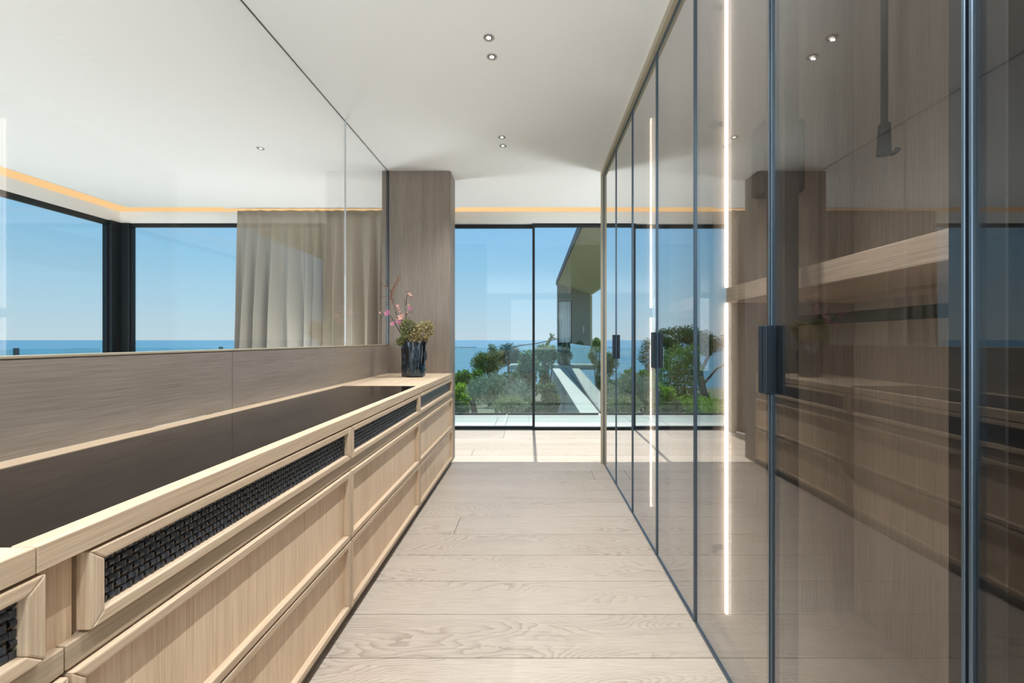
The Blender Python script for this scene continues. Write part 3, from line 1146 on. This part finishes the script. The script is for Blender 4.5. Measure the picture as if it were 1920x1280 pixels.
def blossom_branch(label, paths, flowers, buds, twig):
    t = thing('blossom_branch', label, 'branch', (VX, VY, ZT + 0.12), 'blossom branches in the vase')
    mb = MB()
    for i, p in enumerate(paths):
        pts = [px(*q) for q in p]
        if i == 0:
            pts = [(VX - 0.03, VY + 0.01, ZT + 0.12)] + pts
        r = np.linspace(0.0045 if i == 0 else 0.003, 0.0018, len(pts))
        mb.tube(pts, list(r), 6)
    mb.build('twig', twig, t)
    for (x, y, Y, mat, s) in flowers:
        c = np.array(px(x, y, Y))
        f = MB()
        nrm = Vector((random.uniform(-.4, .4), -1, random.uniform(-.2, .5))).normalized()
        a = nrm.orthogonal().normalized()
        b = nrm.cross(a)
        for k in range(5):
            th = 2 * math.pi * k / 5 + random.random() * 0.4
            d = a * math.cos(th) + b * math.sin(th)
            e = a * -math.sin(th) + b * math.cos(th)
            C = Vector(c)
            base = len(f.v)
            f.v += [tuple(C), tuple(C + d * s * 0.6 + e * s * 0.42 + nrm * s * 0.2), tuple(C + d * s * 1.1 + nrm * s * 0.35), tuple(C + d * s * 0.6 - e * s * 0.42 + nrm * s * 0.2)]
            f.f.append((base, base + 1, base + 2, base + 3))
            f.sm.append(True)
        f.build('blossom', mat, t)
    if buds:
        bm_ = MB()
        for (x, y, Y) in buds:
            c = px(x, y, Y)
            bm_.lathe(c[0], c[1], [(0.0002, c[2] - 0.007), (0.0042, c[2] - 0.002), (0.0038, c[2] + 0.003), (0.0002, c[2] + 0.008)], 6)
        bm_.build('buds', M['bud'], t)
    return t


Yb = 3.46
blossom_branch('tall russet twig with upright budding tip, left of the bouquet',
               [[(752, 620, Yb), (744, 590, Yb), (737, 565, Yb), (733, 548, Yb), (740, 532, Yb + .02), (749, 517, Yb + .02)], [(735, 550, Yb), (727, 538, Yb), (719, 535, Yb - .02), (714, 528, Yb - .02)], [(738, 566, Yb), (728, 556, Yb), (712, 555, Yb - .02)]],
               [(746, 573, Yb - .02, M['peach'], .016), (748, 578, Yb - .01, M['peach'], .012)],
               [(734 + 15 * u + random.uniform(-3, 3), 555 - 36 * u, Yb + .01) for u in np.linspace(0, 1, 22)] + [(735 + random.uniform(-4, 5), 548 + 3 * k, Yb) for k in range(8)] + [(726, 537, Yb), (722, 537, Yb), (715, 530, Yb), (712, 557, Yb), (709, 571, Yb - .02)], M['twig_red'])
blossom_branch('low dark twig with magenta blossom leaning left over the backsplash',
               [[(750, 622, Yb), (742, 608, Yb - .02), (733, 593, Yb - .03), (722, 587, Yb - .04), (713, 596, Yb - .05)], [(726, 588, Yb - .03), (713, 586, Yb - .05)]],
               [(726, 587, Yb - .05, M['pink'], .026), (728, 585, Yb - .045, M['pink'], .02), (713, 586, Yb - .05, M['peach'], .011), (736, 607, Yb - .04, M['pink'], .020)], [], M['twig'])
blossom_branch('dark twig with cluster of peach blossoms just above the hydrangeas',
               [[(753, 615, Yb), (748, 598, Yb - .02), (741, 585, Yb - .02)], [(752, 603, Yb - .01), (757, 592, Yb - .02)]],
               [(751, 595, Yb - .04, M['peach'], .026), (755, 592, Yb - .035, M['peach'], .022), (748, 603, Yb - .04, M['pink'], .022), (752, 606, Yb - .035, M['peach'], .018), (747, 600, Yb - .03, M['peach'], .018), (750, 584, Yb - .01, M['peach'], .012)], [(748, 582, Yb), (751, 586, Yb), (753, 589, Yb)], M['twig'])
blossom_branch('thick straight black twig with two pink blossoms, right of the others',
               [[(762, 605, Yb), (761, 585, Yb - .01), (758, 560, Yb - .01)], [(762, 590, Yb - .01), (767, 585, Yb - .02), (774, 585, Yb - .02)], [(761, 572, Yb), (763, 555, Yb), (768, 549, Yb), (772, 556, Yb)]],
               [(769, 578, Yb - .02, M['pink'], .017), (767, 572, Yb - .02, M['peach'], .012), (764, 586, Yb - .02, M['peach'], .011), (768, 551, Yb - .01, M['peach'], .013), (771, 554, Yb - .01, M['peach'], .010)], [(761, 546, Yb), (764, 546, Yb), (770, 557, Yb), (773, 556, Yb)], M['twig'])

# ------------------------------------------------------------------ outside: terrace and balustrades
terrace = box(-6.6, 4.5, YW + 0.10, 6.19, -0.3, -0.012).build('terrace', M['deck'], kind='structure')
for a, b in ((-4.0, -2.4), (-2.4, -0.50), (-0.50, -0.36), (-0.36, -0.06), (-0.06, 1.9), (1.9, 4.4)):
    box(a + 0.003, b - 0.003, YW + 0.105, 6.185, -0.012, 0.0).build('slab', M['deck'], terrace, bevel=0.002, seg=1)
box(-6.6, XL - 0.12, -3, YW + 0.1, -0.3, -0.012).build('side_slab', M['deck'], terrace)
box(-6.6, 4.5, 6.20, 6.50, -0.9, 0.0).build('terrace_kerb', M['concrete'], kind='structure', bevel=0.004)
box(-6.6, -6.4, -3, 6.19, -0.9, 0.0).build('terrace_kerb', M['concrete'], kind='structure', bevel=0.004)


def balustrade(label, pts, h, name='glass_balustrade'):
    c = pts[len(pts) // 2]
    t = thing(name, label, 'balustrade', (c[0], c[1], c[2]))
    for a, b in zip(pts, pts[1:]):
        A, B = Vector(a), Vector(b)
        d = (B - A)
        d.z = 0
        d.normalize()
        n = Vector((-d.y, d.x, 0)) * 0.006
        A2, B2 = A + d * 0.006, B - d * 0.006
        p = [A2 - n, B2 - n, B2 + n, A2 + n]
        MB().hexa([tuple(q) for q in p] + [(q.x, q.y, q.z + h) for q in p]).build('pane', M['balus_glass'], t)
        n2 = n * 2.6
        p = [A2 - n2, B2 - n2, B2 + n2, A2 + n2]
        MB().hexa([(q.x, q.y, q.z - 0.005) for q in p] + [(q.x, q.y, q.z + 0.02) for q in p]).build('base_channel', M['edge_dark'], t)
        for e in (A2, B2 - d * 0.012):
            pass
    return t


balustrade('clear glass balustrade along the terrace edge ahead', [(x, 6.40, 0.006) for x in (-6.45, -5.2, -3.6, -2.0, -0.39, 0.99)], 1.0)
balustrade('clear glass balustrade outside the left side window', [(-6.46, y, 0.006) for y in (6.38, 4.6, 2.8, 1.0, -0.8, -2.6)], 1.0)
for xx, yy, lab in ((-4.72, 6.42, 'short dark post at the terrace balustrade, left of the curtain'), (-6.46, 5.30, 'short dark post on the balustrade at far left')):
    o = box(xx - 0.025, xx + 0.025, yy + 0.02, yy + 0.05, 0.0, 1.02).build('balustrade_post', M['edge_dark'], bevel=0.004)
    tag(o, lab, 'post')

# long beam-like parapet running away to the neighbouring wing
bm = MB()
bm.prism([(0.73, 6.505), (1.06, 6.505), (1.33, 16.9), (0.77, 16.9)], -1.05, 0.0)
bm.build('parapet_beam', M['concrete'], kind='structure', bevel=0.01)
balustrade('glass balustrade running along the pale parapet towards the wing', [(1.035 + 0.27 * u, 6.51 + 10.3 * u, 0.006) for u in np.linspace(0, 1, 8)], 1.0)
box(-0.95, 1.64, 16.95, 18.44, -0.06, 0.10).build('terrace_slab', M['concrete'], kind='structure', bevel=0.01)
balustrade('far glass balustrade on the pale slab at the beam end', [(-0.9, 17.05, 0.105), (0.35, 17.05, 0.105), (1.58, 17.05, 0.105)], 0.85)
box(-0.3, 0.76, 13.0, 13.3, -6, -0.75).build('wall_retaining', M['stone_dark'], kind='structure')

# neighbouring wing with folded roof
wg = thing('neighbour_wing', 'neighbouring house wing with sloping olive soffit beyond the terrace', 'building', (1.8, 18.5, -6))
YG = 18.5
prof = [(1.065, 3.56), (2.49, 3.08), (3.9, 3.98)]


def roof_piece(p, q, y0, y1, th):
    (x0, z0), (x1, z1) = p, q
    return MB().hexa([(x0, y0, z0), (x1, y0, z1), (x1, y1, z1), (x0, y1, z0), (x0, y0, z0 + th), (x1, y0, z1 + th), (x1, y1, z1 + th), (x0, y1, z0 + th)])


ys = [7.9, 10.0, 12.6, 15.6, YG + 0.6]
for a, b in zip(ys, ys[1:]):
    roof_piece(prof[0], prof[1], a + 0.006, b - 0.006, 0.13).build('soffit_board', M['soffit'], wg)
roof_piece(prof[1], prof[2], YG - 1.5, YG + 3, 0.13).build('roof', M['soffit'], wg)
box(1.033, 1.064, 7.9, YG + 0.6, 3.55, 3.76).build('fascia', M['edge_dark'], wg)
sl = (3.08 - 3.56) / (2.49 - 1.065)
rz_ = lambda x: 3.56 + sl * (x - 1.065) - 0.002
wl_ = MB()
for (xa, xb, z0, z1a, z1b) in ((1.067, 1.09, -6, None, None), (1.09, 1.69, 2.84, None, None), (1.69, 2.47, -6, None, None), (1.09, 1.69, -6, -0.1, -0.1)):
    ta = rz_(xa) if z1a is None else z1a
    tb = rz_(xb) if z1b is None else z1b
    wl_.hexa([(xa, YG, z0), (xb, YG, z0), (xb, YG + .3, z0), (xa, YG + .3, z0), (xa, YG, ta), (xb, YG, tb), (xb, YG + .3, tb), (xa, YG + .3, ta)])
wl_.build('wall', M['wing_wall'], wg)
box(2.47, 2.57, YG - 0.02, YG + 0.34, -6, 3.05).build('corner_trim', M['soffit'], wg)
wf = MB()
for q in ((1.09, 1.69, 2.80, 2.84), (1.09, 1.115, 0.0, 2.80), (1.665, 1.69, 0.0, 2.80), (1.09, 1.69, -0.1, 0.0)):
    wf.box(q[0], q[1], YG + 0.02, YG + 0.07, q[2], q[3])
wf = wf.build('window_frame', M['frame_dark'], wg)
box(1.115, 1.665, YG + 0.04, YG + 0.05, 0.0, 2.80).build('pane', M['window_glass'], wf)
cw = MB()
for i, x in enumerate(np.linspace(1.115, 1.665, 61)):
    y = YG + 0.13 + 0.05 * math.sin(i * 1.05)
    cw.v += [(x, y, 1.0), (x, y, 2.80)]
for i in range(60):
    cw.f.append((2 * i, 2 * i + 2, 2 * i + 3, 2 * i + 1))
    cw.sm.append(True)
cw.build('window_curtain', M['white_cloth'], wf, label='white curtain')
box(1.09, 1.69, YG + 0.28, YG + 0.3, -0.1, 2.84).build('window_reveal', M['edge_dark'], wf)
box(2.15, 2.24, YG - 0.04, YG, 1.43, 1.72).build('wall_lamp', M['concrete'], wg, bevel=0.01)

# ------------------------------------------------------------------ ground, sea, breakwater
g = MB()
ny, nx = 26, 40
yy = np.concatenate([np.linspace(6.5, 40, 14), np.linspace(44, 110, ny - 14)])
for y in yy:
    for x in np.linspace(-1, 1, nx):
        X = x * (30 + y * 1.6)
        g.v.append((X, y, -1.35 - 0.07 * (y - 6.5) - max(0, y - 55) * 0.7 + 0.12 * math.sin(X * 0.9) * math.cos(y * 0.7)))
for j in range(ny - 1):
    for i in range(nx - 1):
        a = j * nx + i
        g.f.append((a, a + 1, a + nx + 1, a + nx))
        g.sm.append(True)
g.build('terrain', M['ground'], kind='structure')
s = MB()
s.v += [(-40000, 60, -26), (40000, 60, -26), (40000, 40000, -26), (-40000, 40000, -26)]
s.f.append((0, 1, 2, 3))
s.sm.append(False)
s.v += [(-40000, -8000, -26), (-60, -8000, -26), (-60, 60, -26), (-40000, 60, -26)]
s.f.append((4, 5, 6, 7))
s.sm.append(False)
s.build('sea', M['sea'], kind='structure')
bk = MB()
for i in range(40):
    x = -290 + i * 2.3 + random.uniform(-1, 1)
    r = random.uniform(1.2, 2.6)
    if 11 < i < 14:
        continue
    bk.lathe(x, 1500 + random.uniform(-3, 3), [(r * 1.3, -26.3), (r * 1.2, -25.6 + r * .3), (r * 0.6, -25.2 + r * 0.55), (0.01, -25 + r * 0.6)], 7)
o = bk.build('breakwater', M['rock'], kind='stuff')
tag(o, 'low dark rocky breakwater lying on the sea horizon', 'breakwater')


# ------------------------------------------------------------------ planting
def plant(name, label, cat, base, blobs, mat, leaf, n, trunk=None, group=None, up=None, core=True):
    """blobs: (centre, radii); leaves crowd the outer shell of each lobe"""
    t = thing(name, label, cat, base, group)
    vol = np.array([b[1][0] * b[1][2] for b in blobs])
    pts = []
    for (c, r), w in zip(blobs, vol / vol.sum()):
        k = max(20, int(n * w))
        v = rng.normal(0, 1, (k, 3))
        v /= np.linalg.norm(v, axis=1)[:, None]
        v *= (rng.random(k) ** 0.35 * 1.08)[:, None]
        lump = 1 + 0.16 * np.sin(v[:, 0] * 7 + c[0]) * np.sin(v[:, 2] * 8 + c[2]) + 0.08 * np.sin(v[:, 1] * 13)
        pts.append(np.array(c) + v * lump[:, None] * np.array(r))
    pts = np.concatenate(pts)
    q = leaf_quads(pts, leaf[0], leaf[1], rng, up)
    MB().quads(q, len(pts)).build('foliage', mat, t, kind='stuff')
    tb = MB()
    if trunk:
        for path, rad in trunk:
            tb.tube(path, rad, 8)
    else:
        b = Vector(base)
        for (c, r) in blobs[:3]:
            tb.tube([b, (b + Vector(c)) / 2 + Vector((0.05, 0, 0)), Vector(c)], [0.05, 0.035, 0.015], 6)
    tb.build('trunk' if trunk else 'stem', M['bark'], t)
    return t


def gz(y):
    return -1.35 - 0.07 * (y - 6.5)


def P(x, y, Y):
    return px(x, y, Y)


def R(wx, wy, Y, dy=None):
    return (wx * Y / F / 2, (dy or wx * Y / F / 2), wy * Y / F / 2)


def lump(cx, cy, Y, w, h, k, sub=0.5):
    """k smaller lobes filling a crown w x h photo pixels about (cx, cy)"""
    out = [(P(cx, cy, Y), R(w * 0.72, h * 0.72, Y))]
    for i in range(k):
        a = 2 * math.pi * i / k + random.uniform(-.3, .3)
        out.append((P(cx + math.cos(a) * w * 0.34, cy + math.sin(a) * h * 0.34, Y + random.uniform(-.5, .5) * w * Y / F * 0.5), R(w * sub, h * sub, Y)))
    return out


# straight ahead, beyond the glass
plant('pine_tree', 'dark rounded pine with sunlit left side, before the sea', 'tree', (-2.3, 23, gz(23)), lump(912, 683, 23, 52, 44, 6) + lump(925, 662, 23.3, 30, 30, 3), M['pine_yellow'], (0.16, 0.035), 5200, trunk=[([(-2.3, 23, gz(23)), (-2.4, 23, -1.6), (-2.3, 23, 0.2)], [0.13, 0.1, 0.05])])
plant('pine_tree', 'taller dark pine crown right of the rounded pine', 'tree', (-1.6, 27, gz(27)), lump(952, 668, 27, 40, 42, 6) + lump(970, 672, 27, 24, 36, 4), M['pine'], (0.16, 0.035), 5200, trunk=[([(-1.6, 27, gz(27)), (-1.55, 27, -1.4), (-1.5, 27, 0.4)], [0.13, 0.1, 0.05])])
plant('olive_bush', 'big grey-green olive bush in front of the pines', 'bush', (-0.75, 9.2, gz(9.2)), lump(925, 732, 9.2, 90, 60, 8) + lump(968, 740, 9.4, 60, 60, 4), M['olive'], (0.055, 0.013), 9000)
plant('leafy_shrub', 'bright lime-green shrub low beside the column edge', 'shrub', (-1.75, 10.4, gz(10.4)), lump(858, 742, 10.4, 44, 46, 5), M['bright'], (0.07, 0.04), 2200)
plant('leafy_shrub', 'mid-green shrub behind the lime shrub, left of the olive bush', 'shrub', (-2.2, 13, gz(13)), lump(866, 715, 13, 44, 40, 5) + lump(892, 712, 13.4, 40, 36, 4), M['green'], (0.09, 0.045), 3200)
plant('leafy_shrub', 'dark bluish shrub at the foot of the lime shrub', 'shrub', (-1.45, 8.4, gz(8.4)), lump(858, 768, 8.4, 40, 30, 4), M['deep'], (0.06, 0.03), 1500)
plant('climbing_shrub', 'tall pale-leaved climber left of the black window mullion', 'shrub', (-0.12, 10.5, gz(10.5)), lump(990, 690, 10.5, 36, 60, 6) + lump(992, 735, 10.4, 34, 60, 5), M['ivy'], (0.07, 0.04), 3600)
plant('climbing_shrub', 'climber hanging on the dark wall right of the mullion', 'shrub', (0.28, 12.6, gz(12.6)), lump(1022, 665, 12.6, 44, 34, 6) + lump(1036, 668, 12.5, 18, 38, 4) + lump(1020, 712, 12.6, 20, 60, 5) + lump(1025, 750, 12.4, 16, 40, 3), M['ivy'], (0.08, 0.045), 3600)
plant('white_flowering_shrub', 'low shrub with white flowers at the balustrade foot', 'shrub', (-0.4, 8.0, gz(8.0)), lump(958, 758, 8.0, 62, 30, 6), M['white_fl'], (0.035, 0.02), 2600)
plant('leafy_shrub', 'dark hedge mass below the pines, behind the olive bush', 'hedge', (-0.5, 16, gz(16)), lump(970, 715, 16, 60, 40, 5) + lump(930, 722, 16, 60, 34, 4), M['deep'], (0.1, 0.05), 3600)
plant('leafy_shrub', 'dense green bush behind the parapet balustrade, near the wing', 'bush', (1.75, 15.2, gz(15.2)), lump(1086, 672, 15.2, 26, 56, 7), M['deep'], (0.10, 0.05), 3600)
plant('pine_tree', 'small pine right of the parapet, against the sea', 'tree', (2.0, 14.2, gz(14.2)), lump(1108, 690, 14.2, 34, 50, 5), M['pine'], (0.11, 0.025), 3000, trunk=[([(2.0, 14.2, gz(14.2)), (1.95, 14.2, -1), (1.9, 14.2, 0.3)], [0.08, 0.06, 0.03])])
plant('leafy_shrub', 'dark hedge right of the parapet, low by the wardrobe end', 'hedge', (1.95, 10.8, gz(10.8)), lump(1136, 742, 10.8, 56, 60, 6) + lump(1126, 735, 12, 48, 60, 4), M['deep'], (0.08, 0.04), 4200)
plant('leafy_shrub', 'dense leafy shrub in front of the wing window, at the beam end', 'shrub', (1.35, 17.75, 0.1), lump(1062, 664, 17.75, 30, 40, 6), M['deep'], (0.09, 0.045), 2600)
plant('leafy_shrub', 'grey-green low shrub between the olive bush and the black mullion', 'shrub', (-0.1, 9.0, gz(9.0)), lump(985, 765, 9.0, 44, 34, 5), M['deep'], (0.05, 0.025), 2200)
plant('leafy_shrub', 'leafy green shrub filling the corner left of the pale beam', 'shrub', (0.42, 10.6, gz(10.6)), lump(1030, 752, 10.6, 36, 60, 5), M['ivy'], (0.065, 0.035), 2600)
plant('leafy_tree', 'distant tree crown right of the wing wall', 'tree', (3.0, 22, gz(22)), lump(1118, 646, 22, 26, 22, 4), M['green'], (0.14, 0.07), 900)

# seen in the glass doors: the garden to the left, hidden from the camera by curtain and column
stone = [(-9.0, 30, gz(30))]
pb = []
for (cx, cz, w, h) in ((-9.2, 1.25, 3.4, 1.0), (-8.0, 0.55, 2.4, 1.1), (-10.4, 1.45, 3.0, 1.2), (-11.6, 0.9, 2.4, 1.1), (-7.3, -0.1, 1.5, 1.3), (-7.1, -0.8, 1.2, 0.9), (-9.6, 0.5, 2.4, 0.9), (-8.6, 1.5, 2.0, 0.7), (-10.9, 0.4, 1.8, 0.7), (-7.9, 1.2, 1.6, 0.8)):
    for k in range(5):
        pb.append(((cx + random.uniform(-.45, .45) * w, 30 + random.uniform(-1.2, 1.2), cz + random.uniform(-.3, .3) * h), (w * 0.24, w * 0.24, h * 0.36)))
plant('umbrella_pine', 'broad umbrella pine mirrored in the wardrobe doors', 'tree', (-10.6, 30, gz(30)), pb, M['pine'], (0.2, 0.045), 14000,
      trunk=[([(-10.9, 30, gz(30)), (-10.7, 30, -2.5), (-10.4, 30, -0.8), (-10.1, 30, 0.6)], [0.28, 0.24, 0.2, 0.12]),
             ([(-10.5, 30, -1.2), (-11.2, 30.2, 0.1), (-11.8, 30.2, 0.9)], [0.14, 0.1, 0.05]), ([(-10.5, 30, -1.0), (-9.4, 29.8, 0.2), (-8.3, 29.8, 0.6)], [0.14, 0.1, 0.05]),
             ([(-10.7, 30, -2.0), (-11.6, 29.9, -0.9), (-12.4, 29.9, -0.5)], [0.1, 0.07, 0.03])])
plant('leafy_tree', 'light green leafy tree in front of the mirrored umbrella pine', 'tree', (-5.6, 20, gz(20)),
      [((-5.5, 20, 0.1), (0.75, 0.7, 0.75)), ((-5.0, 19.8, -0.5), (0.6, 0.6, 0.7)), ((-6.1, 20.1, -0.3), (0.6, 0.6, 0.8)), ((-5.6, 20, -1.2), (0.85, 0.8, 0.8)), ((-6.2, 20, 0.55), (0.4, 0.4, 0.4)), ((-5.9, 20, -1.9), (0.9, 0.8, 0.6))], M['green'], (0.13, 0.065), 5200)
plant('ochre_shrub', 'ochre-leaved shrub mirrored in the far wardrobe doors', 'shrub', (-5.5, 30, gz(30)), [((-5.5, 30, -1.9), (0.7, 0.6, 0.75)), ((-5.0, 30, -2.4), (0.6, 0.6, 0.6)), ((-6.3, 30, -2.0), (0.4, 0.4, 0.8))], M['ochre'], (0.14, 0.06), 2600)
for i, (x, y, z, rx, rz, m, lab) in enumerate(((-2.6, 12, -0.9, 0.8, 0.55, 'green', 'round green bush mirrored left in the wardrobe glass'),
                                            (-4.2, 14, -1.2, 1.0, 0.6, 'bright', 'yellow-green bush mirrored under the umbrella pine'),
                                            (-3.3, 16.5, -1.2, 1.1, 0.6, 'deep', 'dark green bush mirrored behind the round bush'),
                                            (-6.6, 12.4, -1.2, 1.0, 0.55, 'olive', 'silvery bush mirrored below the leafy tree'),
                                            (-7.6, 16, -1.7, 1.4, 0.8, 'green', 'wide green bush mirrored next to the curtain'),
                                            (-4.6, 24, -2.3, 1.8, 0.9, 'deep', 'distant dark bush below the ochre shrub'))):
    plant('garden_bush', lab, 'bush', (x, y, gz(y)), [((x + random.uniform(-.5, .5) * rx, y + random.uniform(-.4, .4), z + random.uniform(-.3, .25) * rz), (rx * .6, rx * .6, rz * .75)) for k in range(6)], M[m], (0.10, 0.05), 3000)


def palm(label, base, top, n, length):
    t = thing('palm', label, 'palm', base)
    MB().tube([base, top], [0.12, 0.09], 8).build('trunk', M['bark'], t)
    mb = MB()
    for k in range(n):
        a = 2 * math.pi * k / n * 1.618
        el = random.uniform(-0.2, 1.2)
        d = Vector((math.cos(a) * math.cos(el), math.sin(a) * math.cos(el), math.sin(el)))
        side = d.cross(Vector((0, 0, 1))).normalized()
        pts = [Vector(top) + d * length * s - Vector((0, 0, 0.5 * length * s * s)) for s in (0, .35, .7, 1.0)]
        for i in range(3):
            w0, w1 = (0.05, 0.09, 0.06, 0.005)[i:i + 2]
            b = len(mb.v)
            mb.v += [tuple(pts[i] - side * w0), tuple(pts[i] + side * w0), tuple(pts[i + 1] + side * w1), tuple(pts[i + 1] - side * w1)]
            mb.f.append((b, b + 1, b + 2, b + 3))
            mb.sm.append(False)
    mb.build('fronds', M['palm'], t, kind='stuff')
    return t


palm('spiky palm standing left of the rounded pine', (-1.95, 15, gz(15)), P(878, 712, 15), 26, 0.55)
palm('small palm mirrored low beside the wardrobe handle', (-3.9, 19, gz(19)), (-3.9, 19, -1.3), 24, 0.8)
lg = MB().tube([(0.35, 13.5, gz(13.5)), P(1020, 655, 13.5), P(1026, 645, 13.5), P(1034, 632, 13.5)], [0.09, 0.07, 0.06, 0.045], 7)
lt = thing('yucca_stump', 'leaning pruned yucca stump poking up beside the wing', 'plant', (0.35, 13.5, gz(13.5)))
lg.build('trunk', M['palm'], lt)
yl = MB()
for k in range(14):
    c = Vector(P(1034, 633, 13.5))
    d = Vector((random.uniform(-.4, .9), random.uniform(-.4, .4), random.uniform(-.2, 1))).normalized()
    sd = d.cross(Vector((0, 1, 0))).normalized() * 0.02
    b = len(yl.v)
    yl.v += [tuple(c - sd), tuple(c + sd), tuple(c + d * 0.16 + sd * .2), tuple(c + d * 0.16 - sd * .2)]
    yl.f.append((b, b + 1, b + 2, b + 3))
    yl.sm.append(False)
yl.build('leaves', M['palm'], lt)

cb = MB().tube([P(950, 655, 27), P(975, 647.5, 26.5), P(1010, 643, 25.5), P(1050, 634, 24.5), P(1100, 632, 23), P(1120, 642, 22)], 0.03, 6)
tag(cb.build('overhead_cable', M['cable']), 'thin black overhead cable sagging across the sea horizon', 'cable')
